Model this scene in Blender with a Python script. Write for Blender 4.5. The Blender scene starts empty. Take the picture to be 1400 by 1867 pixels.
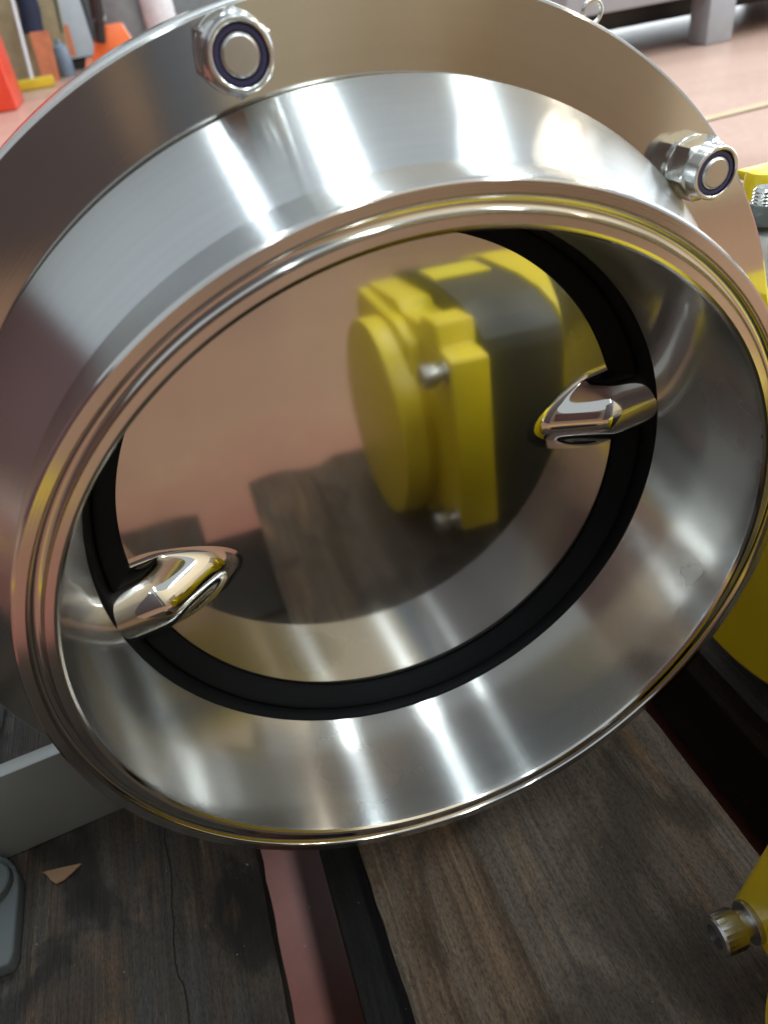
import bpy, bmesh, math, random
from mathutils import Vector, Matrix
random.seed(7)
R = math.radians
S = bpy.context.scene
COL = S.collection

# ------------------------------------------------------------------ camera
CAM = Vector((-0.0463, -0.1374, 0.1448))
CR = Vector((0.9413, -0.3125, -0.1275))      # camera right, in the world
CD = Vector((-0.2876, -0.5454, -0.7873))     # camera down
CF = Vector((0.1765, 0.7778, -0.6033))       # camera forward
cam = bpy.data.cameras.new('camera')
co = bpy.data.objects.new('camera', cam)
COL.objects.link(co)
m3 = Matrix((CR, -CD, -CF)).transposed()
co.matrix_world = Matrix.Translation(CAM) @ m3.to_4x4()
cam.sensor_fit = 'VERTICAL'
cam.sensor_height = 36
cam.lens = 36 * 1325 / 1867
cam.clip_start = 0.005
cam.clip_end = 200
cam.dof.use_dof = True
cam.dof.focus_distance = 0.235
cam.dof.aperture_fstop = 17
S.camera = co

# ------------------------------------------------------------------ hall light
W = bpy.data.worlds.new('World')
S.world = W
W.use_nodes = True
bg = W.node_tree.nodes['Background']
bg.inputs[0].default_value = (0.90, 1.0, 1.07, 1)
bg.inputs[1].default_value = 0.50
S.view_settings.view_transform = 'Standard'
S.view_settings.look = 'None'
S.view_settings.exposure = 0.4
S.view_settings.gamma = 1
S.render.engine = 'CYCLES'
S.cycles.use_denoising = True
S.cycles.max_bounces = 10
S.cycles.glossy_bounces = 8
S.cycles.sample_clamp_indirect = 8
S.cycles.caustics_reflective = True
S.cycles.blur_glossy = 1.0


def ceiling_lamp(az, z, w, l, L, col, yc):
    """an LED panel under the hall roof; az = angle from the vertical seen along the valve axis"""
    d = bpy.data.lights.new('ceiling_lamp', 'AREA')
    d.shape = 'RECTANGLE'
    d.size = w
    d.size_y = l
    d.energy = L * w * l * math.pi
    d.color = col
    o = bpy.data.objects.new('ceiling_lamp', d)
    COL.objects.link(o)
    x = z * math.tan(R(az))
    o.location = (x, yc, z)
    o.rotation_euler = (0, 0, 0)
    return o


COOL = (0.80, 0.93, 1.0)
WARM = (1.0, 0.88, 0.70)
for (az, w_l, rad, colr, yc, k) in ((10.5, 0.34, 22, COOL, 2.7, 1.3), (-10.0, 0.16, 13, COOL, 2.7, 0.8), (41.5, 0.46, 21, COOL, 3.4, 1.2),
                                    (57.4, 0.12, 42, WARM, 4.4, 2.4), (62.0, 0.09, 50, WARM, 4.8, 1.2), (66.5, 1.2, 2.6, COOL, 5.4, 0.8)):
    ceiling_lamp(az, 4.2, w_l, 3.4, rad, colr, yc)
    ceiling_lamp(az, 4.2, w_l * 0.7, 4.5, rad * k, colr, yc - 5.4)
# daylight through the open gate in the right-hand wall; end lamp added to brighten the far floor
for (nm, loc, rz, w_, h_, L_) in (('gate_daylight', (9.0, 5.0, 1.55), 90, 7.0, 3.6, 2.2), ('end_fill', (7.5, 13.0, 2.1), 180, 9.0, 3.2, 7.0)):
    g = bpy.data.lights.new(nm, 'AREA')
    g.shape = 'RECTANGLE'
    g.size = w_
    g.size_y = h_
    g.energy = L_ * w_ * h_ * math.pi
    g.color = (0.88, 0.95, 1.0)
    go = bpy.data.objects.new(nm, g)
    COL.objects.link(go)
    go.location = loc
    go.rotation_euler = (R(90), 0, R(rz)) if rz == 90 else (R(-90), 0, 0)

# ------------------------------------------------------------------ helpers


def at(px, py, Y):
    """point of the place at depth Y (metres along the valve axis) on a line of sight"""
    d = CR * ((px - 700) / 1325) + CD * ((py - 933.5) / 1325) + CF
    return CAM + d * ((Y - CAM.y) / d.y)


def floor_at(px, py):
    d = CR * ((px - 700) / 1325) + CD * ((py - 933.5) / 1325) + CF
    return CAM + d * ((ZF - CAM.z) / d.z)


def mesh(name, bm, mat, parent=None, smooth=35, loc=None, rot=None):
    bmesh.ops.recalc_face_normals(bm, faces=bm.faces)
    if smooth:
        lim = R(smooth)
        for f in bm.faces:
            f.smooth = True
        for e in bm.edges:
            e.smooth = len(e.link_faces) == 2 and e.calc_face_angle(0) < lim
    me = bpy.data.meshes.new(name)
    bm.to_mesh(me)
    bm.free()
    for mm in (mat if isinstance(mat, (list, tuple)) else [mat]):
        me.materials.append(mm)
    o = bpy.data.objects.new(name, me)
    COL.objects.link(o)
    if parent:
        o.parent = parent
    if loc is not None:
        o.location = loc
    if rot is not None:
        o.rotation_euler = rot
    return o


def thing(name, label, cat, loc=(0, 0, 0), group=None, rot=(0, 0, 0)):
    o = bpy.data.objects.new(name, None)
    o.empty_display_size = 0.02
    COL.objects.link(o)
    o.location = loc
    o.rotation_euler = rot
    return tag(o, label, cat, group)


def tag(o, label, cat, group=None):
    o['label'] = label
    o['category'] = cat
    if group:
        o['group'] = group
    return o


def box(bm, c, d, bev=0.0, rot=None, seg=2):
    r = bmesh.ops.create_cube(bm, size=1)
    vs = r['verts']
    bmesh.ops.scale(bm, vec=d, verts=vs)
    if bev:
        es = list({e for v in vs for e in v.link_edges})
        rb = bmesh.ops.bevel(bm, geom=es, offset=bev, segments=seg, affect='EDGES', profile=0.5)
        vs = list({v for f in rb['faces'] for v in f.verts} | {v for v in vs if v.is_valid})
        vs = flood(vs)
    if rot:
        bmesh.ops.rotate(bm, cent=(0, 0, 0), matrix=rot, verts=vs)
    bmesh.ops.translate(bm, vec=c, verts=vs)
    return vs


def flood(vs):
    seen = set(vs)
    todo = list(vs)
    while todo:
        v = todo.pop()
        for e in v.link_edges:
            w = e.other_vert(v)
            if w not in seen:
                seen.add(w)
                todo.append(w)
    return list(seen)


def lathe(bm, prof, n=192, closed=False, axis='Y'):
    """prof: list of (axial, radius)"""
    rings = []
    for (y, r) in prof:
        if r < 1e-6:
            p = (0, y, 0) if axis == 'Y' else ((y, 0, 0) if axis == 'X' else (0, 0, y))
            rings.append([bm.verts.new(p)])
            continue
        ring = []
        for i in range(n):
            t = 2 * math.pi * i / n
            a_, b_ = r * math.cos(t), r * math.sin(t)
            p = (a_, y, b_) if axis == 'Y' else ((y, a_, b_) if axis == 'X' else (a_, b_, y))
            ring.append(bm.verts.new(p))
        rings.append(ring)
    k = len(rings)
    for j in range(k if closed else k - 1):
        A, B = rings[j], rings[(j + 1) % k]
        for i in range(n):
            i2 = (i + 1) % n
            if len(A) == 1 and len(B) == 1:
                continue
            if len(A) == 1:
                bm.faces.new((A[0], B[i], B[i2]))
            elif len(B) == 1:
                bm.faces.new((A[i], A[i2], B[0]))
            else:
                bm.faces.new((A[i], A[i2], B[i2], B[i]))


def tube(bm, pts, r, n=12, cap=True):
    prev = None
    rings = []
    for i, p in enumerate(pts):
        p = Vector(p)
        if i == 0:
            d = Vector(pts[1]) - p
        elif i == len(pts) - 1:
            d = p - Vector(pts[i - 1])
        else:
            d = Vector(pts[i + 1]) - Vector(pts[i - 1])
        d.normalize()
        u = (d.orthogonal() if prev is None else (prev - d * prev.dot(d))).normalized()
        prev = u
        v = d.cross(u)
        rr = r[i] if isinstance(r, (list, tuple)) else r
        rings.append([bm.verts.new(p + (u * math.cos(2 * math.pi * k / n) + v * math.sin(2 * math.pi * k / n)) * rr) for k in range(n)])
    for A, B in zip(rings, rings[1:]):
        for k in range(n):
            bm.faces.new((A[k], A[(k + 1) % n], B[(k + 1) % n], B[k]))
    if cap:
        bm.faces.new(rings[0])
        bm.faces.new(rings[-1])


def prism(bm, pts, d, bev=0.0, seg=2):
    """pts: 3-D polygon, extruded by vector d"""
    a_ = [bm.verts.new(Vector(p)) for p in pts]
    b_ = [bm.verts.new(Vector(p) + Vector(d)) for p in pts]
    n = len(pts)
    fs = [bm.faces.new(a_), bm.faces.new(b_[::-1])]
    for i in range(n):
        fs.append(bm.faces.new((a_[i], a_[(i + 1) % n], b_[(i + 1) % n], b_[i])))
    if bev:
        es = list({e for f in fs for e in f.edges})
        bmesh.ops.recalc_face_normals(bm, faces=fs)
        bmesh.ops.bevel(bm, geom=es, offset=bev, segments=seg, affect='EDGES', profile=0.5)


# ------------------------------------------------------------------ materials
def mat(name):
    m_ = bpy.data.materials.new(name)
    m_.use_nodes = True
    nt = m_.node_tree
    return m_, nt, nt.nodes['Principled BSDF']


def noise(nt, scale, detail=3, rough=0.55, vec=None, dist=0.0):
    n = nt.nodes.new('ShaderNodeTexNoise')
    n.inputs['Scale'].default_value = scale
    n.inputs['Detail'].default_value = detail
    n.inputs['Roughness'].default_value = rough
    n.inputs['Distortion'].default_value = dist
    if vec is not None:
        nt.links.new(vec, n.inputs['Vector'])
    return n


def ramp(nt, fac, stops):
    r = nt.nodes.new('ShaderNodeValToRGB')
    els = r.color_ramp.elements
    while len(els) < len(stops):
        els.new(0.5)
    for e, (p, c) in zip(els, stops):
        e.position = p
        e.color = (*c, 1) if not isinstance(c, (int, float)) else (c, c, c, 1)
    nt.links.new(fac, r.inputs[0])
    return r


def objvec(nt, scale=(1, 1, 1)):
    tc = nt.nodes.new('ShaderNodeTexCoord')
    mp = nt.nodes.new('ShaderNodeMapping')
    mp.inputs['Scale'].default_value = scale
    nt.links.new(tc.outputs['Object'], mp.inputs['Vector'])
    return mp.outputs['Vector']


def steel(name, col=(0.60, 0.58, 0.55), rough=0.2, aniso=0.0, rotn=0.0, var=0.04, vs=18, tang=None, bump=0.0, bscale=(1, 1, 1)):
    m_, nt, b = mat(name)
    b.inputs['Metallic'].default_value = 1
    b.inputs['Base Color'].default_value = (*col, 1)
    v = objvec(nt)
    n = noise(nt, vs, 4, 0.5, v)
    r = ramp(nt, n.outputs['Fac'], [(0.05, max(0.02, rough - var * 1.7)), (0.95, rough + var * 1.7)])
    nt.links.new(r.outputs[0], b.inputs['Roughness'])
    if aniso:
        b.inputs['Anisotropic'].default_value = aniso
        b.inputs['Anisotropic Rotation'].default_value = rotn
        t = nt.nodes.new('ShaderNodeTangent')
        t.direction_type = 'RADIAL'
        t.axis = tang or 'Y'
        nt.links.new(t.outputs[0], b.inputs['Tangent'])
    if bump:
        v2 = objvec(nt, bscale)
        n2 = noise(nt, 60, 5, 0.65, v2)
        bp = nt.nodes.new('ShaderNodeBump')
        bp.inputs['Strength'].default_value = bump
        bp.inputs['Distance'].default_value = 0.001
        nt.links.new(n2.outputs['Fac'], bp.inputs['Height'])
        nt.links.new(bp.outputs[0], b.inputs['Normal'])
    return m_


def paint(name, col, rough=0.4, spec=0.5, var=0.12, bump=0.0, bs=400, dirt=None):
    m_, nt, b = mat(name)
    v = objvec(nt)
    n = noise(nt, 14, 5, 0.6, v)
    lo = tuple(c * (1 - var) for c in col)
    hi = tuple(min(1, c * (1 + var)) for c in col)
    r = ramp(nt, n.outputs['Fac'], [(0.3, lo), (0.7, hi)])
    nt.links.new(r.outputs[0], b.inputs['Base Color'])
    b.inputs['Roughness'].default_value = rough
    b.inputs['Specular IOR Level'].default_value = spec
    if bump:
        n2 = noise(nt, bs, 3, 0.6, v)
        bp = nt.nodes.new('ShaderNodeBump')
        bp.inputs['Strength'].default_value = bump
        bp.inputs['Distance'].default_value = 0.0006
        nt.links.new(n2.outputs['Fac'], bp.inputs['Height'])
        nt.links.new(bp.outputs[0], b.inputs['Normal'])
    return m_


def mixc(nt, fac, a_, b_, mode='MIX'):
    m_ = nt.nodes.new('ShaderNodeMix')
    m_.data_type = 'RGBA'
    m_.blend_type = mode
    for sock, val in ((0, fac), (6, a_), (7, b_)):
        if isinstance(val, (int, float)):
            m_.inputs[sock].default_value = val
        elif isinstance(val, tuple):
            m_.inputs[sock].default_value = (*val, 1)
        else:
            nt.links.new(val, m_.inputs[sock])
    return m_.outputs[2]


def shifted(nt, scale, off):
    v = objvec(nt, scale)
    o = nt.nodes.new('ShaderNodeVectorMath')
    o.operation = 'ADD'
    o.inputs[1].default_value = off
    nt.links.new(v, o.inputs[0])
    return o.outputs[0]


def wood(name, dark, mid, light, stain, seed, crack=None, blot=0.5):
    """weathered board, grain along Y: growth bands, fibres, grey weathering, oil blotches, pores and a split"""
    m_, nt, b = mat(name)
    v = shifted(nt, (1, 0.05, 1), (seed, seed * 0.7, 0))
    n1 = noise(nt, 90, 7, 0.66, v, 0.7)
    base = ramp(nt, n1.outputs['Fac'], [(0.30, dark), (0.48, mid), (0.60, mid), (0.74, light)]).outputs[0]
    # long fibres
    vf = shifted(nt, (1, 0.022, 1), (seed * 2, seed, 0))
    n2 = noise(nt, 520, 5, 0.75, vf, 0.15)
    fib = ramp(nt, n2.outputs['Fac'], [(0.34, 0.42), (0.52, 1.0), (0.70, 1.55)]).outputs[0]
    c = mixc(nt, 0.7, base, fib, 'MULTIPLY')
    # grey weathered film, streaky
    vw = shifted(nt, (1, 0.16, 1), (seed * 1.3, seed, 0))
    n3 = noise(nt, 38, 6, 0.65, vw, 0.5)
    c = mixc(nt, ramp(nt, n3.outputs['Fac'], [(0.44, 0.0), (0.60, 0.8)]).outputs[0], c, mixc(nt, 0.6, stain, fib, 'MULTIPLY'))
    # dark damp and oil blotches
    vb = shifted(nt, (1, 0.62, 1), (seed * 0.4, seed * 1.9, 0))
    n4 = noise(nt, 21, 5, 0.6, vb, 0.9)
    c = mixc(nt, ramp(nt, n4.outputs['Fac'], [(0.50, 0.0), (0.58, blot), (0.70, min(1.0, blot * 1.35))]).outputs[0], c, tuple(d * 0.42 for d in dark))
    # ochre patches where the surface is rubbed
    n6 = noise(nt, 30, 4, 0.6, shifted(nt, (1, 0.28, 1), (seed * 3.1, seed * 0.3, 0)), 0.6)
    c = mixc(nt, ramp(nt, n6.outputs['Fac'], [(0.60, 0.0), (0.72, 0.65)]).outputs[0], c, mixc(nt, 0.8, light, fib, 'MULTIPLY'))
    # pores and grit
    n5 = noise(nt, 1500, 2, 0.6, shifted(nt, (1, 0.35, 1), (seed, 0, 0)))
    c = mixc(nt, 1.0, c, ramp(nt, n5.outputs['Fac'], [(0.30, 0.55), (0.48, 1.0), (0.72, 1.35)]).outputs[0], 'MULTIPLY')
    n7 = noise(nt, 420, 1, 0.5, shifted(nt, (1, 1, 1), (seed, 4, 0)))
    c = mixc(nt, ramp(nt, n7.outputs['Fac'], [(0.785, 0.0), (0.80, 0.55)]).outputs[0], c, (0.26, 0.23, 0.19))
    height = nt.nodes.new('ShaderNodeMath')
    height.operation = 'ADD'
    nt.links.new(n2.outputs['Fac'], height.inputs[0])
    nt.links.new(n1.outputs['Fac'], height.inputs[1])
    hs = height.outputs[0]
    if crack is not None:
        tc = nt.nodes.new('ShaderNodeTexCoord')
        sp = nt.nodes.new('ShaderNodeSeparateXYZ')
        nt.links.new(tc.outputs['Object'], sp.inputs[0])
        wob = nt.nodes.new('ShaderNodeTexNoise')
        wob.noise_dimensions = '1D'
        wob.inputs['Scale'].default_value = 26
        wob.inputs['Detail'].default_value = 5
        nt.links.new(sp.outputs['Y'], wob.inputs['W'])
        wm = nt.nodes.new('ShaderNodeMath')
        wm.operation = 'MULTIPLY_ADD'
        nt.links.new(wob.outputs['Fac'], wm.inputs[0])
        wm.inputs[1].default_value = 0.010
        nt.links.new(sp.outputs['X'], wm.inputs[2])
        df = nt.nodes.new('ShaderNodeMath')
        df.operation = 'COMPARE'
        nt.links.new(wm.outputs[0], df.inputs[0])
        df.inputs[1].default_value = crack + 0.005
        df.inputs[2].default_value = 0.00030
        c = mixc(nt, df.outputs[0], c, (0.003, 0.002, 0.002))
        sb = nt.nodes.new('ShaderNodeMath')
        sb.operation = 'SUBTRACT'
        nt.links.new(hs, sb.inputs[0])
        nt.links.new(df.outputs[0], sb.inputs[1])
        hs = sb.outputs[0]
    nt.links.new(c, b.inputs['Base Color'])
    b.inputs['Roughness'].default_value = 0.6
    b.inputs['Specular IOR Level'].default_value = 0.22
    bp = nt.nodes.new('ShaderNodeBump')
    bp.inputs['Strength'].default_value = 0.8
    bp.inputs['Distance'].default_value = 0.0011
    nt.links.new(hs, bp.inputs['Height'])
    nt.links.new(bp.outputs[0], b.inputs['Normal'])
    return m_


TURN = steel('turned_steel', (0.61, 0.62, 0.62), 0.25, 1.0, 0.25, 0.03)


def lathe_marks(m_, strength=0.06, scale=2600.0, tone=1.0):
    """fine turned grooves round the Y axis and blotchy finger smears"""
    nt = m_.node_tree
    b = nt.nodes['Principled BSDF']
    tc = nt.nodes.new('ShaderNodeTexCoord')
    sx = nt.nodes.new('ShaderNodeSeparateXYZ')
    nt.links.new(tc.outputs['Object'], sx.inputs[0])
    cx = nt.nodes.new('ShaderNodeCombineXYZ')
    nt.links.new(sx.outputs['X'], cx.inputs[0])
    nt.links.new(sx.outputs['Z'], cx.inputs[1])
    ln = nt.nodes.new('ShaderNodeVectorMath')
    ln.operation = 'LENGTH'
    nt.links.new(cx.outputs[0], ln.inputs[0])
    ad = nt.nodes.new('ShaderNodeMath')
    ad.operation = 'ADD'
    nt.links.new(ln.outputs['Value'], ad.inputs[0])
    nt.links.new(sx.outputs['Y'], ad.inputs[1])
    n = nt.nodes.new('ShaderNodeTexNoise')
    n.noise_dimensions = '1D'
    n.inputs['Scale'].default_value = scale
    n.inputs['Detail'].default_value = 3
    nt.links.new(ad.outputs[0], n.inputs['W'])
    bp = nt.nodes.new('ShaderNodeBump')
    bp.inputs['Strength'].default_value = strength
    bp.inputs['Distance'].default_value = 0.0002
    nt.links.new(n.outputs['Fac'], bp.inputs['Height'])
    nt.links.new(bp.outputs[0], b.inputs['Normal'])
    # slight tone changes of the metal, wider bands and smears
    n2 = nt.nodes.new('ShaderNodeTexNoise')
    n2.noise_dimensions = '1D'
    n2.inputs['Scale'].default_value = scale * 0.12
    nt.links.new(ad.outputs[0], n2.inputs['W'])
    n3 = noise(nt, 30, 3, 0.5, tc.outputs['Object'], 0.0)
    col = b.inputs['Base Color'].default_value[:3]
    m1 = nt.nodes.new('ShaderNodeMath')
    m1.operation = 'ADD'
    nt.links.new(n2.outputs['Fac'], m1.inputs[0])
    nt.links.new(n3.outputs['Fac'], m1.inputs[1])
    r = ramp(nt, m1.outputs[0], [(0.05, tuple(c * (1 - 0.16 * tone) for c in col)), (0.95, tuple(min(1, c * (1 + 0.12 * tone)) for c in col))])
    hf = nt.nodes.new('ShaderNodeMath')
    hf.operation = 'MULTIPLY'
    hf.inputs[1].default_value = 0.5
    nt.links.new(m1.outputs[0], hf.inputs[0])
    nt.links.new(hf.outputs[0], r.inputs[0])
    nt.links.new(r.outputs[0], b.inputs['Base Color'])
    return m_


BORE = steel('bore_steel', (0.60, 0.60, 0.59), 0.27, 1.0, 0.25, 0.006)
lathe_marks(BORE, 0.02, 2600.0, 0.6)
nt = BORE.node_tree
gl = nt.nodes.new('ShaderNodeBsdfAnisotropic')
gl.inputs['Color'].default_value = (0.60, 0.59, 0.57, 1)
gl.inputs['Roughness'].default_value = 0.13
ms = nt.nodes.new('ShaderNodeMixShader')
ms.inputs[0].default_value = 0.48
nt.links.new(nt.nodes['Principled BSDF'].outputs[0], ms.inputs[1])
nt.links.new(gl.outputs[0], ms.inputs[2])
nt.links.new(ms.outputs[0], nt.nodes['Material Output'].inputs[0])
lathe_marks(TURN, 0.02, 2600.0, 0.45)
FACE = steel('flange_steel', (0.60, 0.57, 0.525), 0.12, 0.5, 0.25, 0.015)
RIMS = steel('rim_steel', (0.60, 0.575, 0.54), 0.12, 0.4, 0.25, 0.02)
lathe_marks(FACE, 0.012, 2600.0, 0.5)
lathe_marks(RIMS, 0.03)
MIRROR = steel('polished_steel', (0.60, 0.575, 0.54), 0.055, 0, 0, 0.03, 26)
nt = MIRROR.node_tree
gl = nt.nodes.new('ShaderNodeBsdfAnisotropic')
gl.inputs['Color'].default_value = (0.60, 0.58, 0.55, 1)
gl.inputs['Roughness'].default_value = 0.24
ms = nt.nodes.new('ShaderNodeMixShader')
ms.inputs[0].default_value = 0.16
nt.links.new(nt.nodes['Principled BSDF'].outputs[0], ms.inputs[1])
nt.links.new(gl.outputs[0], ms.inputs[2])
nt.links.new(ms.outputs[0], nt.nodes['Material Output'].inputs[0])
BOSSM = steel('boss_steel', (0.66, 0.63, 0.59), 0.06, 0, 0, 0.02)
NUTM = steel('nut_steel', (0.66, 0.66, 0.64), 0.22, 0, 0, 0.06, 120, bump=0.08)
STUBM = steel('bolt_end_steel', (0.55, 0.53, 0.50), 0.36, 0, 0, 0.05, 200)
SCREWM = steel('screw_steel', (0.50, 0.49, 0.48), 0.30, 0, 0, 0.05, 150)
GREYST = steel('brushed_plate', (0.42, 0.42, 0.40), 0.36, 0, 0, 0.05, 20, bump=0.1, bscale=(0.1, 1, 1))
EDGE = steel('edge_steel', (0.60, 0.61, 0.60), 0.42, 0, 0, 0.05)
RUBBER = paint('black_rubber', (0.0045, 0.0045, 0.005), 0.6, 0.08, 0.3, 0.15, 300)
NYLON = paint('nylon_blue', (0.034, 0.030, 0.080), 0.45, 0.4, 0.15)
YEL = paint('yellow_paint', (0.80, 0.60, 0.012), 0.36, 0.5, 0.05, 0.10, 260)
LABELM = paint('yellow_sticker', (0.75, 0.60, 0.02), 0.45, 0.4, 0.04)
BLK = paint('black_paint', (0.020, 0.021, 0.019), 0.42, 0.45, 0.2, 0.15, 260)
DGREY = paint('dark_grey_casting', (0.035, 0.038, 0.040), 0.5, 0.45, 0.25, 0.2, 220)
MGREY = paint('grey_casting', (0.050, 0.054, 0.052), 0.65, 0.25, 0.15, 0.2, 220)
WOOD1 = wood('wood_left', (0.014, 0.0092, 0.006), (0.032, 0.0215, 0.014), (0.100, 0.053, 0.024), (0.031, 0.029, 0.026), 3.1, -0.119, 0.75)
WOOD2 = wood('wood_right', (0.042, 0.027, 0.0165), (0.104, 0.067, 0.041), (0.250, 0.145, 0.068), (0.088, 0.071, 0.056), 8.7, None, 0.5)
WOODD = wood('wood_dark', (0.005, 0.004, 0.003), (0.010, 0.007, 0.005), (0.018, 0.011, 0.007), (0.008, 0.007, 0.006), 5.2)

# ------------------------------------------------------------------ the setting
RF = 0.1427                 # flange radius
ZP = -RF                    # top of the pallet boards
ZF = ZP - 0.144             # shop floor


def floor_mat():
    m_, nt, b = mat('red_floor_paint')
    v = objvec(nt)
    n = noise(nt, 1.3, 6, 0.6, v)
    r = ramp(nt, n.outputs['Fac'], [(0.3, (0.29, 0.092, 0.068)), (0.7, (0.34, 0.118, 0.088))])
    # daylight glare on the far floor, painted in as a paler tone
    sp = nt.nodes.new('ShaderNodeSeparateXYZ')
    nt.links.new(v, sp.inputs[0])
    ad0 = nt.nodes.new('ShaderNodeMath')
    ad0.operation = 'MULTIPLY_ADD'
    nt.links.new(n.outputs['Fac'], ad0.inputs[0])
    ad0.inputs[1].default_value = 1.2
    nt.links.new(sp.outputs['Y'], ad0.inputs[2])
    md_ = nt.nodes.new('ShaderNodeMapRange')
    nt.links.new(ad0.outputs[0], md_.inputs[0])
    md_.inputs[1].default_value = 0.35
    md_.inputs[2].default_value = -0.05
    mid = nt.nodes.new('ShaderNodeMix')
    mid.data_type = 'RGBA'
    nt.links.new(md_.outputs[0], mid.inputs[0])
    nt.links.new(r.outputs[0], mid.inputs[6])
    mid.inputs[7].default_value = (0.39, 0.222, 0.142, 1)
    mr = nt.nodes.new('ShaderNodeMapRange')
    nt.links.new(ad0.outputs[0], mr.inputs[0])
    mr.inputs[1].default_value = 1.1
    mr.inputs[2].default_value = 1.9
    far_glare = nt.nodes.new('ShaderNodeMix')
    far_glare.data_type = 'RGBA'
    nt.links.new(mr.outputs[0], far_glare.inputs[0])
    nt.links.new(mid.outputs[2], far_glare.inputs[6])
    far_glare.inputs[7].default_value = (0.60, 0.40, 0.32, 1)
    n2 = noise(nt, 45, 5, 0.7, v)
    r2 = ramp(nt, n2.outputs['Fac'], [(0.3, 0.86), (0.6, 1.0), (0.78, 1.12)])
    mx = nt.nodes.new('ShaderNodeMix')
    mx.data_type = 'RGBA'
    mx.blend_type = 'MULTIPLY'
    mx.inputs[0].default_value = 1
    nt.links.new(far_glare.outputs[2], mx.inputs[6])
    nt.links.new(r2.outputs[0], mx.inputs[7])
    vs_ = objvec(nt, (0.8, 1.6, 1))
    n5 = noise(nt, 2.2, 6, 0.65, vs_, 0.4)
    r5 = ramp(nt, n5.outputs['Fac'], [(0.32, 0.88), (0.5, 1.0), (0.70, 1.09)])
    mxs = nt.nodes.new('ShaderNodeMix')
    mxs.data_type = 'RGBA'
    mxs.blend_type = 'MULTIPLY'
    mxs.inputs[0].default_value = 1
    nt.links.new(mx.outputs[2], mxs.inputs[6])
    nt.links.new(r5.outputs[0], mxs.inputs[7])
    mx = mxs
    n3 = noise(nt, 170, 2, 0.5, v)
    f3 = ramp(nt, n3.outputs['Fac'], [(0.735, 0.0), (0.76, 0.8)])
    mx2 = nt.nodes.new('ShaderNodeMix')
    mx2.data_type = 'RGBA'
    nt.links.new(f3.outputs[0], mx2.inputs[0])
    nt.links.new(mx.outputs[2], mx2.inputs[6])
    mx2.inputs[7].default_value = (0.5, 0.40, 0.33, 1)
    nt.links.new(mx2.outputs[2], b.inputs['Base Color'])
    b.inputs['Roughness'].default_value = 0.33
    return m_


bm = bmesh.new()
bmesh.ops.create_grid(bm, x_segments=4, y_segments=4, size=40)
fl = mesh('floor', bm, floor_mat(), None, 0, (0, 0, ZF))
fl['kind'] = 'structure'

bm = bmesh.new()
box(bm, (0, 0, 0), (60, 0.2, 9))
w_ = mesh('hall_wall', bm, paint('grey_wall', (0.30, 0.32, 0.33), 0.6), None, 0, (0, 14, ZF + 4.5))
w_['kind'] = 'structure'
bm = bmesh.new()
box(bm, (0, 0, 0), (0.2, 40, 4.0))
w_ = mesh('hall_wall', bm, paint('brown_wall', (0.17, 0.085, 0.085), 0.6), None, 0, (-6.0, -6.0, ZF + 2.0))
w_['kind'] = 'structure'
bm = bmesh.new()
box(bm, (0, 0, 0), (40, 0.2, 5.4))
w_ = mesh('hall_wall', bm, paint('beige_wall', (0.42, 0.35, 0.24), 0.6), None, 0, (5, -9.0, ZF + 2.7))
w_['kind'] = 'structure'

# ------------------------------------------------------------------ the butterfly valve
valve = thing('butterfly_valve', 'polished stainless steel butterfly valve resting closed on the wooden pallet', 'valve', (0, 0, 0))

# body: grooved front rim, cone outside, tapering bore inside
prof = [(0.0451, 0.0990), (0.0451, 0.09565), (0.0445, 0.0957), (0.0022, 0.09965), (0.0010, 0.0999), (0.0003, 0.1004), (0.0, 0.1011)]
gr0, gr1, gd = 0.1030, 0.1069, 0.0017
prof += [(0.0, gr0 - 0.0002)]
for i in range(0, 23):
    t = math.pi * i / 22
    prof.append((gd * math.sin(t), (gr0 + gr1) / 2 - (gr1 - gr0) / 2 * math.cos(t)))
prof += [(0.0, gr1 + 0.0002), (0.0, 0.1092), (0.0003, 0.1097), (0.0009, 0.1100),
         (0.0150, 0.1100), (0.0162, 0.1102), (0.0175, 0.1107), (0.0440, 0.1234), (0.0450, 0.1239), (0.0462, 0.1239), (0.0466, 0.1236), (0.0468, 0.1225),
         (0.0497, 0.1222), (0.0497, 0.0990)]
# the face faces between bevels get the rim material
bm = bmesh.new()
lathe(bm, prof, 256, True)
for f in bm.faces:
    c = f.calc_center_median()
    r_ = math.hypot(c.x, c.z)
    f.material_index = 1 if (c.y < 0.0018 and r_ > 0.0998 and r_ < 0.1101) else (2 if r_ < 0.0999 else 0)
body = mesh('valve_body', bm, [TURN, RIMS, BORE], valve, 11.5)

# front flange and back flange
bm = bmesh.new()
y0, y1 = 0.0496, 0.0600
lathe(bm, [(y0, 0.1000), (y0, RF - 0.0008), (y0 + 0.0003, RF - 0.0002), (y0 + 0.0009, RF), (y1 - 0.0008, RF), (y1, RF - 0.0008), (y1, 0.1000)], 256, True)
for f in bm.faces:
    c = f.calc_center_median()
    f.material_index = 1 if math.hypot(c.x, c.z) > RF - 0.0003 else 0
mesh('front_flange', bm, [FACE, EDGE], valve, 11)
bm = bmesh.new()
lathe(bm, [(0.0602, 0.1000), (0.0602, 0.1385), (0.0645, 0.1385), (0.0645, 0.1000)], 192, True)
mesh('gasket_ring', bm, GREYST, valve, 28)
bm = bmesh.new()
y0, y1 = 0.0647, 0.0760
lathe(bm, [(y0, 0.1000), (y0, RF - 0.0008), (y0 + 0.0008, RF), (y1 - 0.0008, RF), (y1, RF - 0.0008), (y1, 0.124), (0.104, 0.111), (0.122, 0.110), (0.122, 0.100), (0.08, 0.098)], 192, True)
mesh('back_flange', bm, FACE, valve, 11)

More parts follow.
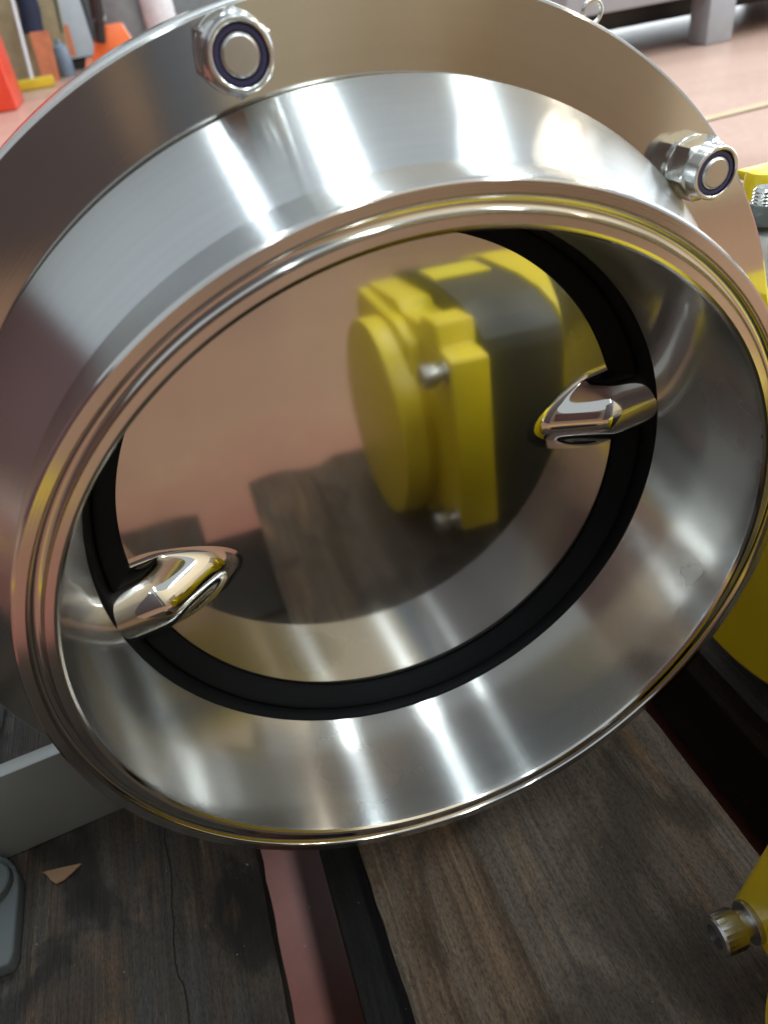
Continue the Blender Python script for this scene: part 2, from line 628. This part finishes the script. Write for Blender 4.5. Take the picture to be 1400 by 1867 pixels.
# rubber seat
bm = bmesh.new()
sp = [(0.0452, 0.0990), (0.0452, 0.0958), (0.0457, 0.0951), (0.0480, 0.0943), (0.0510, 0.0938), (0.0525, 0.0935), (0.070, 0.0935), (0.070, 0.0990)]
lathe(bm, sp, 256, True)
mesh('rubber_seat', bm, RUBBER, valve, 50)

# disc, a hair open about its shaft (1.8 degrees)
SH = R(7.4)
disc_empty_rot = Matrix.Rotation(-SH, 4, 'Y')
tilt = Matrix.Rotation(R(-1.78), 4, 'X')
bm = bmesh.new()
lathe(bm, [(0.0, 0.0), (0.0, 0.0905), (0.0004, 0.0914), (0.0010, 0.0920), (0.0030, 0.0924), (0.0050, 0.0920), (0.0065, 0.0905), (0.0065, 0.0)], 256)
disc = mesh('disc', bm, MIRROR, valve, 11)
DM = Matrix.Translation((0, 0.0578, 0)) @ disc_empty_rot @ tilt
disc.matrix_local = DM
bm = bmesh.new()
lathe(bm, [(-0.0002, 0.0868), (-0.0008, 0.0866), (-0.0014, 0.0868), (-0.0032, 0.0884), (-0.0055, 0.0905), (-0.0066, 0.0918), (-0.0069, 0.0926), (-0.0066, 0.0932), (-0.0050, 0.0936), (-0.0002, 0.0938)], 256, True)
lip = mesh('seat_lip', bm, RUBBER, valve, 50)
lip.matrix_local = DM
for sgn in (1, -1):
    bm = bmesh.new()
    # a round stub sunk into the disc, its inner end cut slanting and flared into the face
    rho, nx_, nt_ = 0.0128, 84, 96
    gridv = []
    for i in range(nx_ + 1):
        x = 0.0515 + (0.1005 - 0.0515) * i / nx_
        row = []
        for j in range(nt_ + 1):
            q_ = -1 + 2 * j / nt_
            t = rho * math.sin(q_ / 0.7 * math.pi / 2) if abs(q_) < 0.7 else math.copysign(rho + (abs(q_) - 0.7) / 0.3 * 0.007, q_)
            A = rho * math.sqrt(max(0.0, 1 - (t / rho) ** 2)) if abs(t) < rho else -(abs(t) - rho) * 1.4
            hc = (x - 0.0590 - 105 * t * t) * 0.68
            k = 0.0016
            h = 0.5 * (A + hc - math.sqrt((A - hc) ** 2 + k * k))
            f_ = 0.0010
            h = 0.5 * (h + math.sqrt(h * h + 4 * f_ * f_)) - 0.00022
            row.append(bm.verts.new((sgn * x, -h, t)))
        gridv.append(row)
    for i in range(nx_):
        for j in range(nt_):
            bm.faces.new((gridv[i][j], gridv[i + 1][j], gridv[i + 1][j + 1], gridv[i][j + 1]))
    b_ = mesh('shaft_boss', bm, BOSSM, disc, 50)


# nuts on the flange
def nut_bm(af, h, hole=True):
    bm = bmesh.new()
    n = 72
    ap = af / 2
    hexr = lambda t: ap / math.cos(((t + math.pi / 6) % (math.pi / 3)) - math.pi / 6)

    def ring(y, lim):
        out = []
        for i in range(n):
            t = 2 * math.pi * i / n
            r = min(hexr(t), lim)
            out.append(bm.verts.new((r * math.cos(t), y, r * math.sin(t))))
        return out
    hb = h * 0.66
    rs = [ring(0, ap * 0.99), ring(-0.0006, ap * 1.07), ring(-0.0010, 9), ring(-hb + 0.0010, 9), ring(-hb + 0.0003, ap * 1.06), ring(-hb - 0.0002, ap * 0.985)]
    for (dy, k) in ((0.4, 0.975), (0.75, 0.955), (0.92, 0.945), (1.0, 0.90), (1.0, 0.83), (0.95, 0.79), (0.85, 0.785)):
        rs.append(ring(-hb - (h - hb) * dy, ap * k))
    rs.append(ring(-hb, ap * 0.785))
    for A, B in zip(rs, rs[1:]):
        for i in range(n):
            bm.faces.new((A[i], A[(i + 1) % n], B[(i + 1) % n], B[i]))
    bm.faces.new(rs[0])
    return bm


def flange_nut(x, z, spin):
    o = mesh('nut', nut_bm(0.0146, 0.0122), NUTM, valve, 14, (x, 0.0496, z), (0, spin, 0))
    b1 = bmesh.new()
    lathe(b1, [(-0.0092, 0.0042), (-0.0112, 0.0042), (-0.0116, 0.0045), (-0.0116, 0.0054), (-0.0111, 0.00570), (-0.0092, 0.00570)], 48, True)
    mesh('nylon_ring', b1, NYLON, o, 50)
    b2 = bmesh.new()
    lathe(b2, [(-0.008, 0.0043), (-0.0112, 0.0043), (-0.0118, 0.0040), (-0.0122, 0.0034), (-0.0122, 0.0)], 48)
    mesh('bolt_end', b2, STUBM, o, 30)
    b3 = bmesh.new()
    lathe(b3, [(0.0, 0.004), (0.0, 0.0082), (-0.0010, 0.0082), (-0.0012, 0.0080), (-0.0012, 0.004)], 48, True)
    mesh('washer', b3, NUTM, o, 30)
    return o


flange_nut(-0.0208, 0.1324, R(8))
flange_nut(0.0995, 0.0868, R(20))

# small wire loop standing in the joint on top of the flange
bm = bmesh.new()
q = at(1079, 22, 0.0625)
tube(bm, [(0.0026 * math.cos(t), 0, 0.0026 * math.sin(t)) for t in [R(a_) for a_ in range(-60, 245, 15)]], 0.0006, 10)
mesh('wire_loop', bm, NUTM, valve, 60, q, (0, R(30), 0))

# ------------------------------------------------------------------ pallet
pallet = thing('wooden_pallet', 'dark stained wooden pallet carrying the steel valve', 'pallet', (0, 0, ZF))


def board(name, x0, x1, y0, y1, ztop, th, m_, seed, jag=0.004, nx=10, ny=140):
    rnd = random.Random(seed)
    bm = bmesh.new()
    xs = [x0 + (x1 - x0) * i / nx for i in range(nx + 1)]
    ends = [rnd.uniform(0, 1) * jag * 0.6 for i in range(nx * 4 + 1)]
    fringe = [[rnd.gauss(0, 0.00022) + (rnd.random() < 0.10) * rnd.uniform(-0.0005, 0.0003) for j in range(ny + 1)] for k in (0, 1)]
    lowf = [[0.0007 * math.sin(j * 0.05 + seed) + 0.0002 * math.sin(j * 0.21 + 2 * seed) for j in range(ny + 1)] for k in (0, 1)]
    top, bot = [], []
    for j in range(ny + 1):
        y = y0 + (y1 - y0) * j / ny
        rt, rb = [], []
        for i in range(nx + 1):
            x = xs[i]
            yy = y
            if j == 0:
                yy += ends[i * 4] + (0.006 if i in (3, 4) and jag else 0)
            z = ztop + 0.0006 * math.sin(y * 40 + i * 1.7 + seed) - 0.0004 * abs(math.sin(i * 2.2 + y * 9))
            if i == 0:
                x += fringe[0][j] + lowf[0][j]
                z -= 0.0015
            if i == nx:
                x += fringe[1][j] + lowf[1][j]
                z -= 0.0015
            rt.append(bm.verts.new((x, yy, z)))
            rb.append(bm.verts.new((x + (0.0004 if i == 0 else (-0.0004 if i == nx else 0)), yy + rnd.uniform(-1, 1) * 0.001 * (j == 0), ztop - th)))
        top.append(rt)
        bot.append(rb)
    for j in range(ny):
        for i in range(nx):
            bm.faces.new((top[j][i], top[j][i + 1], top[j + 1][i + 1], top[j + 1][i]))
            bm.faces.new((bot[j][i], bot[j + 1][i], bot[j + 1][i + 1], bot[j][i + 1]))
        bm.faces.new((top[j][0], top[j + 1][0], bot[j + 1][0], bot[j][0]))
        bm.faces.new((top[j][nx], bot[j][nx], bot[j + 1][nx], top[j + 1][nx]))
    for i in range(nx):
        bm.faces.new((top[0][i], bot[0][i], bot[0][i + 1], top[0][i + 1]))
        bm.faces.new((top[ny][i], top[ny][i + 1], bot[ny][i + 1], bot[ny][i]))
    return mesh(name, bm, m_, pallet, 40, (0, 0, -ZF))


board('plank', -0.2275, -0.0845, -0.215, 0.96, ZP, 0.022, WOOD1, 1)
board('plank', -0.0425, 0.1000, -0.240, 0.96, ZP, 0.022, WOOD2, 2)
board('plank', 0.1435, 0.2865, -0.235, 0.96, ZP, 0.022, WOOD1, 3)
board('plank', -0.4120, -0.2690, -0.215, 0.96, ZP, 0.022, WOOD1, 4)
board('plank', 0.3280, 0.4710, -0.235, 0.96, ZP, 0.022, WOOD1, 5)
zs = ZP - 0.0225
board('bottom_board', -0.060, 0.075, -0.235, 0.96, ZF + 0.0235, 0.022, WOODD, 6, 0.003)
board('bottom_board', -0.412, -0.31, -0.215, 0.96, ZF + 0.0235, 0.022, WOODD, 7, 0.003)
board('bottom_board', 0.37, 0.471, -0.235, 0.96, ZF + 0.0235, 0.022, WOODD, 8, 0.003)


bm = bmesh.new()
spl = []
for px, py in ((79, 1592), (112, 1584), (150, 1576), (134, 1592), (118, 1606), (104, 1613), (94, 1606), (88, 1598)):
    d = CR * ((px - 700) / 1325) + CD * ((py - 933.5) / 1325) + CF
    q_ = CAM + d * ((ZP - CAM.z) / d.z)
    spl.append((q_.x, q_.y, 0))
prism(bm, spl, (0, 0, 0.0007))
mesh('splinter', bm, paint('bare_wood', (0.150, 0.085, 0.045), 0.7, 0.2, 0.2, 0.3, 500), pallet, 30, (0, 0, ZP - ZF + 0.0002))


def rail(y0, y1):
    bm = bmesh.new()
    box(bm, ((0.03), (y0 + y1) / 2, zs - 0.011), (0.88, y1 - y0, 0.0215), 0.001)
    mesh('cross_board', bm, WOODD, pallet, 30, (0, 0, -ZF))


rail(-0.205, -0.105)
rail(0.20, 0.345)
rail(0.80, 0.945)
for yb in (-0.155, 0.2725, 0.8725):
    for xb, wb in ((0.0395, 0.010),):
        bm = bmesh.new()
        box(bm, (xb, yb, (ZF + 0.024 + zs - 0.0225) / 2), (wb, 0.10, (zs - 0.0225) - (ZF + 0.024)), 0.002)
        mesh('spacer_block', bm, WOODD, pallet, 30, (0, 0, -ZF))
for xb in (-0.375, 0.200, 0.43):  # unseen beams added to keep low daylight out from under the boards
    bm = bmesh.new()
    box(bm, (xb, 0.36, (ZF + 0.024 + zs - 0.0225) / 2), (0.07, 1.17, (zs - 0.0235) - (ZF + 0.025)), 0.002)
    mesh('light_stop', bm, WOODD, pallet, 30, (0, 0, -ZF))
# long skid under the middle board
bm = bmesh.new()
box(bm, (-0.013, 0.05, (ZF + 0.024 + zs - 0.001) / 2), (0.094, 0.30, (zs - 0.001) - (ZF + 0.024)), 0.002)
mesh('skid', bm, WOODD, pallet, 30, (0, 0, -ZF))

# ------------------------------------------------------------------ the yellow motor in front of the disc (seen mirrored in it)
MO = Vector((0.0898, -0.1196, -0.0609))
motor = thing('yellow_motor', 'yellow and black motor at the lower right edge mirrored in the disc', 'motor', MO)
motor.matrix_world = Matrix.Translation(MO) @ Matrix(((0.99886, 0.00856, 0.04686), (-0.00524, 0.99749, -0.07061), (-0.04734, 0.07029, 0.99640))).to_4x4()
H, T, LB, RB = 0.0581, 0.0223, 0.0428, 0.0629
BV, BW = -0.0326, -0.0152
h1, v1 = 0.0418, 0.0400
# mounting flange with stepped corners and two raised ears on top
poly = [(H, -H), (H, h1), (v1 + 0.003, h1 + 0.003), (v1, H), (0.0185, H), (0.013, H - 0.006), (-0.018, H - 0.0055), (-0.0245, H),
        (-0.086, H), (-0.088, h1), (-0.125, h1), (-0.125, -0.060), (-0.075, -0.0740), (0.000, -0.0740), (0.022, -H)]
bm = bmesh.new()
prism(bm, [(-T, a_, b_) for a_, b_ in poly], (T, 0, 0), 0.0020, 3)
mesh('mounting_flange', bm, YEL, motor, 40)
bm = bmesh.new()
lathe(bm, [(-T + 0.002, 0.0600), (-0.0262, 0.0600), (-0.0274, 0.0606), (-0.0280, RB - 0.0006), (-0.0286, RB), (-LB + 0.0018, RB), (-LB + 0.0005, RB - 0.0006), (-LB, RB - 0.0020), (-LB, 0.0)], 128, False, 'X')
mesh('boss', bm, YEL, motor, 30, (0, BV, BW))
# raised lobe running from the ears to the boss
bm = bmesh.new()
prism(bm, [(-0.0300, -0.090, 0.020), (-0.0300, 0.0180, 0.020), (-0.0300, 0.0120, 0.0425), (-0.0300, -0.0100, 0.0500), (-0.0300, -0.086, 0.0560)], (0.0100, 0, 0), 0.0022, 3)
mesh('lobe', bm, YEL, motor, 40)
BL = 0.0465
sec = [(0.0500, -0.0540), (0.0505, 0.0000), (0.0500, 0.0385), (0.0475, 0.0475), (0.0380, 0.0540), (0.0200, 0.0605), (-0.005, 0.0640), (-0.060, 0.0660), (-0.095, 0.060), (-0.118, 0.040),
       (-0.120, -0.055), (-0.105, -0.072), (0.000, -0.0760), (0.036, -0.0670)]
bm = bmesh.new()
prism(bm, [(0.0004, a_, b_) for a_, b_ in sec], (BL, 0, 0), 0.0015, 2)
mesh('motor_body', bm, BLK, motor, 20)
bm = bmesh.new()
prism(bm, [(BL + 0.0008, a_ * 1.01 + 0.0005, b_ * 1.015) for a_, b_ in sec], (0.030, 0, 0), 0.002, 2)
mesh('end_cap', bm, YEL, motor, 30)
bm = bmesh.new()
prism(bm, [(0.0025, -0.0510, 0.0657), (0.0025, -0.0230, 0.0647), (0.0390, -0.0230, 0.0647), (0.0390, -0.0510, 0.0657)], (0, 0, 0.0012))
mesh('sticker', bm, LABELM, motor, 20)
bm = bmesh.new()
box(bm, (0.025, -0.04, -0.0774), (0.030, 0.05, 0.0035), 0.0008)
mesh('motor_foot', bm, BLK, motor, 30)


def cap_screw(v, w):
    bm = bmesh.new()
    # head with socket, neck and washer, pointing to -X
    lathe(bm, [(0.0, 0.0065), (-0.0016, 0.0065), (-0.0018, 0.0063), (-0.0018, 0.0044), (-0.0050, 0.0044), (-0.0052, 0.0058), (-0.0060, 0.0062), (-0.0125, 0.0062), (-0.0132, 0.0056), (-0.0132, 0.0036), (-0.0095, 0.0034), (-0.0095, 0.0)], 48, False, 'X')
    # knurling
    for vv in bm.verts:
        if -0.0137 < vv.co.x < -0.0058 and math.hypot(vv.co.y, vv.co.z) > 0.006:
            k = int(round(math.atan2(vv.co.z, vv.co.y) / (2 * math.pi) * 48))
            f_ = 1.0 if k % 2 else 0.965
            vv.co.y *= f_
            vv.co.z *= f_
    mesh('cap_screw', bm, SCREWM, motor, 24, (-T, v, w))


for (v, w) in ((0.0500, -0.0530), (0.0500, 0.0345)):
    cap_screw(v, w)

# ------------------------------------------------------------------ yellow gear housing to the right, behind the rim
GX = Vector((0.1450, 0.045, -0.050))
gear = thing('gear_housing', 'large yellow gear housing beside the right side of the valve', 'gear housing', GX)
bm = bmesh.new()
lathe(bm, [(0.0, 0.0), (0.0, 0.081), (0.002, 0.0840), (0.006, 0.0858), (0.060, 0.0870), (0.064, 0.085), (0.066, 0.08), (0.066, 0.0)], 96, False, 'X')
mesh('housing', bm, YEL, gear, 30)
def G(px, py, Y):
    return at(px, py, Y) - GX


bm = bmesh.new()
for px in (1392, 1428):
    c_ = G(px, 338, 0.105)
    r0 = len(bm.verts)
    lathe(bm, [(-0.03, 0.0), (-0.03, 0.0075), (0.0035, 0.0075), (0.0055, 0.0068), (0.0062, 0.005), (0.0062, 0.0)], 40, False, 'Z')
    bm.verts.ensure_lookup_table()
    for v in bm.verts[r0:]:
        v.co += c_
mesh('top_lug', bm, YEL, gear, 40)
bm = bmesh.new()
box(bm, G(1425, 322, 0.125) + Vector((0.012, 0, -0.006)), (0.060, 0.012, 0.012), 0.002)
mesh('top_bridge', bm, DGREY, gear, 40)
bm = bmesh.new()
box(bm, G(1420, 300, 0.135) + Vector((0.014, 0, -0.002)), (0.060, 0.014, 0.004), 0.001)
mesh('top_strip', bm, YEL, gear, 40)
bm = bmesh.new()
lathe(bm, [(0.0, 0.0), (0.0, 0.0040)] + [(0.0005 + i * 0.0006, 0.0040 if i % 2 else 0.0034) for i in range(20)] + [(0.0130, 0.003), (0.0130, 0.0)], 40, False, 'Z')
mesh('stud', bm, NUTM, gear, 30, G(1384, 408, 0.085))
n_ = nut_bm(0.0110, 0.0070)
bmesh.ops.rotate(n_, cent=(0, 0, 0), matrix=Matrix.Rotation(R(-90), 3, 'X'), verts=n_.verts)
mesh('hex_nut', n_, paint('nut_dark', (0.10, 0.12, 0.12), 0.35, 0.6), gear, 30, G(1388, 405, 0.085))
bm = bmesh.new()
box(bm, G(1404, 408, 0.085) + Vector((0.014, 0, -0.045)), (0.050, 0.045, 0.090), 0.002)
mesh('stud_plate', bm, GREYST, gear, 30)

# ------------------------------------------------------------------ steel plate and cast lug on the left
plate = tag(None or mesh('steel_plate', (lambda b: (box(b, (0, 0, 0.0245), (0.24, 0.007, 0.049), 0.0008), b)[1])(bmesh.new()), paint('plate_grey', (0.115, 0.112, 0.104), 0.4, 0.6, 0.1, 0.1), None, 30, (-0.212, 0.0775, ZP + 0.0003), (0, 0, R(5))),
            'grey steel plate standing on edge on the left plank', 'plate')

lug = thing('cast_lug', 'grey rounded casting with a bolt hole at the lower left edge', 'casting', (-0.1965, 0.05, ZP))
bm = bmesh.new()
pts = [(-0.05, -0.024, 0), (0.017, -0.024, 0), (0.0185, -0.020, 0)] + [(0.0185 - 0.02 + 0.02 * math.cos(R(a_)), 0.006 + 0.022 * math.sin(R(a_)), 0) for a_ in range(0, 91, 15)] + [(-0.05, 0.028, 0)]
prism(bm, pts, (0, 0, 0.0075), 0.0012, 3)
mesh('lug_plate', bm, MGREY, lug, 40, (0, 0, 0.0003))
bm = bmesh.new()
lathe(bm, [(0.0122, 0.0050), (0.0122, 0.0090), (0.0135, 0.0095), (0.0160, 0.0092), (0.0168, 0.0085), (0.0168, 0.0058), (0.0160, 0.0050)], 48, True, 'Z')
mesh('hole_collar', bm, MGREY, lug, 30, (0.0070, 0.010, -0.0045))
bm = bmesh.new()
lathe(bm, [(0.0122, 0.0), (0.0122, 0.0049), (0.0130, 0.0049), (0.0130, 0.0)], 32, False, 'Z')
mesh('hole_bottom', bm, BLK, lug, 30, (0.0070, 0.010, -0.0045))
n_ = nut_bm(0.0120, 0.0080)
bmesh.ops.rotate(n_, cent=(0, 0, 0), matrix=Matrix.Rotation(R(-90), 3, 'X'), verts=n_.verts)
mesh('hex_nut', n_, NUTM, lug, 14, (0.0050, -0.012, 0.0079))

# dark pump body behind the plate
pump = thing('dark_casting', 'dark grey cast machine body behind the steel plate at left', 'casting', (-0.27, 0.20, ZP))
bm = bmesh.new()
lathe(bm, [(-0.07, 0.0), (-0.07, 0.052), (-0.066, 0.056), (0.05, 0.056), (0.05, 0.070), (0.058, 0.070), (0.058, 0.0)], 64, False, 'X')
mesh('casting_body', bm, DGREY, pump, 30, (0, 0, 0.0705))
bm = bmesh.new()
box(bm, (0, 0, 0.009), (0.15, 0.10, 0.017), 0.003)
mesh('casting_foot', bm, DGREY, pump, 30)

# ------------------------------------------------------------------ the hall far behind
RED = paint('red_enamel', (0.75, 0.055, 0.02), 0.35, 0.5, 0.06)
ORG = paint('orange_enamel', (0.85, 0.17, 0.04), 0.38, 0.5, 0.08)
BRD = paint('orange_board', (0.50, 0.16, 0.07), 0.6, 0.4, 0.2)
BEI = paint('beige_board', (0.30, 0.235, 0.13), 0.6, 0.4, 0.15)
CAB = paint('pale_blue_cabinet', (0.50, 0.60, 0.66), 0.45, 0.5, 0.05)
GRY = paint('machine_grey', (0.36, 0.37, 0.40), 0.45, 0.5, 0.06)
NAVY = paint('navy_cloth', (0.018, 0.026, 0.055), 0.7, 0.3, 0.2)
WHT = paint('white_handle', (0.62, 0.62, 0.64), 0.4, 0.5, 0.05)
BRUSHY = paint('yellow_brush', (0.70, 0.52, 0.04), 0.6, 0.3, 0.1)
DRK = paint('dark_steel_paint', (0.025, 0.024, 0.024), 0.45, 0.5, 0.2)
RTAN = paint('reflection_tan', (0.84, 0.73, 0.53), 0.8, 0.2, 0.06)  # tan of the added boxes that the flange reflects
LINE = paint('floor_line_paint', (0.66, 0.50, 0.32), 0.4, 0.4, 0.1)


def bbox_thing(name, label, cat, m_, c, d, bev=0.01, rz=0.0):
    bm = bmesh.new()
    box(bm, (0, 0, d[2] / 2), d, bev)
    return tag(mesh(name, bm, m_, None, 30, c, (0, 0, rz)), label, cat)


# machine on legs, top right
mt = thing('machine_frame', 'grey machine frame on square legs across the floor at top right', 'machine', (2.15, 2.62, ZF))
bm = bmesh.new()
box(bm, (0.42, 0.75, 0.165 + 0.25), (2.1, 1.5, 0.5), 0.01)
mesh('machine_bed', bm, GRY, mt, 30)
for (lx, ly) in ((0.03, 0.06), (1.35, 0.06), (0.03, 1.35), (1.35, 1.35), (-0.58, 1.35)):
    bm = bmesh.new()
    box(bm, (lx, ly, 0.0835), (0.115, 0.115, 0.166), 0.006)
    mesh('leg', bm, GRY, mt, 30)
bm = bmesh.new()
box(bm, (0.4, 0.75, 0.115), (1.85, 0.9, 0.08), 0.008)
mesh('drip_tray', bm, DRK, mt, 30)

# red cabinet, top left corner
p = floor_at(40, 200)
rc = thing('red_cabinet', 'tall bright red cabinet at the top left corner', 'cabinet', (p.x - 0.42, p.y + 0.28, ZF))
bm = bmesh.new()
box(bm, (0, 0, 0.8), (0.80, 0.55, 1.595), 0.012)
mesh('cabinet_case', bm, RED, rc, 30)
bm = bmesh.new()
box(bm, (-0.02, -0.280, 0.82), (0.72, 0.012, 1.45), 0.004)
mesh('door', bm, RED, rc, 30)

# broom
p = floor_at(66, 163)
br = thing('broom', 'broom with white stick and yellow head leaning in the far corner', 'broom', p)
bm = bmesh.new()
pt = at(8, -60, p.y + 0.45) - p
tube(bm, [(0, 0, 0.06), pt], 0.013, 12)
mesh('stick', bm, WHT, br, 60)
bm = bmesh.new()
box(bm, (0.02, 0, 0.035), (0.24, 0.07, 0.065), 0.012)
mesh('brush_head', bm, BRUSHY, br, 40)

# boards leaning behind the broom
p = floor_at(100, 152)


def leaning(name, label, cat, m_, pxs, Y0, Y1, th=0.02):
    """a sheet leaning back: bottom edge at Y0, top edge at Y1; pxs = bottom-left, bottom-right, top-right, top-left"""
    P = [at(*pxs[0], Y0), at(*pxs[1], Y0), at(*pxs[2], Y1), at(*pxs[3], Y1)]
    c = P[0].copy()
    bm = bmesh.new()
    prism(bm, [q_ - c for q_ in P], (0, th, 0.0), 0.002, 1)
    return tag(mesh(name, bm, m_, None, 30, c), label, cat)


leaning('orange_board', 'orange board standing behind the broom', 'board', BRD, [(81, 157), (110, 150), (88, 56), (53, 60)], 6.55, 6.62, 0.12)
leaning('beige_panel', 'beige wooden panel standing behind the orange board', 'panel', BEI, [(10, 180), (140, 160), (98, -40), (-30, -40)], 6.95, 7.1, 0.04)
bm = bmesh.new()
a0, a1 = at(62, 62, 6.85), at(38, -30, 6.88)
tube(bm, [Vector((0, 0, 0)), (a1 - a0) * 0.5 + Vector((0.015, 0, 0)), a1 - a0], 0.075, 16)
tag(mesh('navy_roll', bm, NAVY, None, 60, a0), 'navy blue roll standing on end against the beige panel', 'roll')
leaning('green_strip', 'thin dark green strip standing beside the pale blue cabinet', 'strip', paint('dark_green', (0.01, 0.05, 0.04), 0.5), [(112, 60), (116, 59), (97, -30), (91, -30)], 6.9, 6.92, 0.03)
leaning('orange_offcut', 'short orange board end standing before the pale blue cabinet', 'board', BRD, [(126, 100), (141, 105), (124, 44), (104, 48)], 7.0, 7.05, 0.03)
bq = at(126, 135, 6.9)
bm = bmesh.new()
lathe(bm, [(0, 0.0), (0, 0.050), (0.01, 0.055), (0.15, 0.055), (0.175, 0.050), (0.19, 0.030), (0.195, 0.020), (0.22, 0.020), (0.22, 0.0)], 24, False, 'Z')
bt = mesh('plastic_bottle', bm, paint('blue_grey_plastic', (0.20, 0.27, 0.35), 0.35), None, 40, (bq.x, bq.y, ZF))
bt.scale = (1, 1, 1.1)
tag(bt, 'blue grey bottle standing beside the short orange board', 'bottle')

cb = at(133, 108, 7.4)
cabt = thing('pale_cabinet', 'pale blue cabinet on a low dark plinth in the far corner', 'cabinet', (cb.x, cb.y + 0.3, ZF))
bm = bmesh.new()
hz_ = cb.z - ZF
box(bm, (0, 0, hz_ + 0.9), (0.40, 0.6, 1.8), 0.01)
mesh('cabinet_case', bm, CAB, cabt, 30)
bm = bmesh.new()
box(bm, (0.0, 0.0, hz_ / 2), (0.36, 0.5, hz_ - 0.001), 0.004)
mesh('plinth', bm, DRK, cabt, 30)

# pallet jack: orange frame and dark drawbar
pj = at(205, 92, 6.0)
jack = thing('pallet_jack', 'orange pallet jack with dark drawbar behind the valve', 'pallet jack', (pj.x, pj.y, ZF))
hj = at(205, 44, 6.0).z - ZF
bm = bmesh.new()
prism(bm, [(-0.17, 0, 0.06), (0.20, 0, 0.06), (0.115, 0, hj), (-0.06, 0, hj)], (0, 0.16, 0), 0.012, 2)
mesh('jack_frame', bm, ORG, jack, 40)
for sx in (-0.14, 0.17):
    bm = bmesh.new()
    box(bm, (sx, 0.75, 0.055), (0.15, 1.15, 0.05), 0.01)
    mesh('fork', bm, ORG, jack, 40)
bm = bmesh.new()
lathe(bm, [(-0.05, 0.0), (-0.05, 0.07), (-0.045, 0.075), (0.045, 0.075), (0.05, 0.07), (0.05, 0.0)], 32, False, 'X')
mesh('wheel', bm, DRK, jack, 40, (0.02, -0.03, 0.0755))
bm = bmesh.new()
a0 = at(184, 75, 5.95) - Vector((pj.x, pj.y, ZF))
a1 = at(181, 38, 5.9) - Vector((pj.x, pj.y, ZF))
a2 = at(165, -60, 5.8) - Vector((pj.x, pj.y, ZF))
tube(bm, [a0, a1], 0.035, 14)
tube(bm, [a1, a2], 0.045, 14)
mesh('drawbar', bm, DRK, jack, 50)
bm = bmesh.new()
tube(bm, [at(171, 36, 5.88) - Vector((pj.x, pj.y, ZF)), at(194, 33, 5.88) - Vector((pj.x, pj.y, ZF))], 0.018, 12)
mesh('release_lever', bm, GRY, jack, 50)

# grey drum and pale roll behind the jack
dq = at(232, 60, 7.6)
bm = bmesh.new()
lathe(bm, [(0, 0.0), (0, 0.30), (0.02, 0.31), (0.5, 0.30), (1.0, 0.30), (1.02, 0.31), (1.04, 0.28), (1.04, 0.0)], 48, False, 'Z')
dr = tag(mesh('grey_drum', bm, paint('drum_grey', (0.22, 0.24, 0.25), 0.45), None, 40, (dq.x, dq.y, ZF)), 'grey drum standing behind the orange pallet jack', 'drum')
wq = at(290, 25, 7.3)
bm = bmesh.new()
lathe(bm, [(0, 0.0), (0, 0.125), (0.01, 0.13), (0.9, 0.13), (0.91, 0.125), (0.91, 0.0)], 32, False, 'Z')
tag(mesh('white_film_roll', bm, paint('white_film', (0.72, 0.72, 0.74), 0.35), None, 40, (wq.x, wq.y, ZF)), 'white roll of film standing right of the grey drum', 'roll')

# yellow marking on the floor
YLINE = paint('yellow_line_paint', (0.72, 0.48, 0.03), 0.4, 0.4, 0.1)
for (x0, y0, x1, y1, hw, lm) in ((0.6, 1.52, 5.0, 1.86, 0.02, LINE), (-1.6, -0.42, -0.24, -0.66, 0.045, YLINE)):
    bm = bmesh.new()
    d = Vector((x1 - x0, y1 - y0, 0))
    nrm = Vector((-d.y, d.x, 0)).normalized() * hw
    a_, b_ = Vector((x0, y0, 0)), Vector((x1, y1, 0))
    f_ = [bm.verts.new(v_) for v_ in (a_ - nrm, b_ - nrm, b_ + nrm, a_ + nrm)]
    bm.faces.new(f_)
    ln = mesh('floor_marking', bm, lm, None, 0, (0, 0, ZF + 0.004))
    ln['kind'] = 'structure'

# boxes and panels added behind the camera, seen only as reflections in the steel
bbox_thing('tan_reflection_box', 'unseen tall beige box added for the tan blur in the flange top', 'reflection_box', RTAN, (1.65, -2.3, ZF + 0.001), (3.0, 0.8, 2.4), 0.01)
bbox_thing('low_reflection_box', 'unseen low beige box added to dull the reflection beside the right nut', 'reflection_box', RTAN, (1.45, -1.25, ZF + 0.001), (1.3, 0.7, 0.62), 0.01)  # added box, also shades the floor that the disc reflects
bbox_thing('reflection_panel', 'unseen narrow blue grey panel added for its reflection beside the top left nut', 'reflection_panel', paint('blue_grey', (0.13, 0.17, 0.22), 0.5), (0.085, -1.75, ZF + 0.001), (0.13, 0.5, 1.7), 0.01)
bbox_thing('dark_reflection_block', 'unseen dark grey block added in place of the photographer reflected in the flange at left', 'cabinet', paint('charcoal', (0.095, 0.078, 0.085), 0.5), (-0.40, -1.75, ZF + 0.001), (0.66, 0.5, 1.6), 0.01)  # added block, gives the dark blur of the photographer in the flange
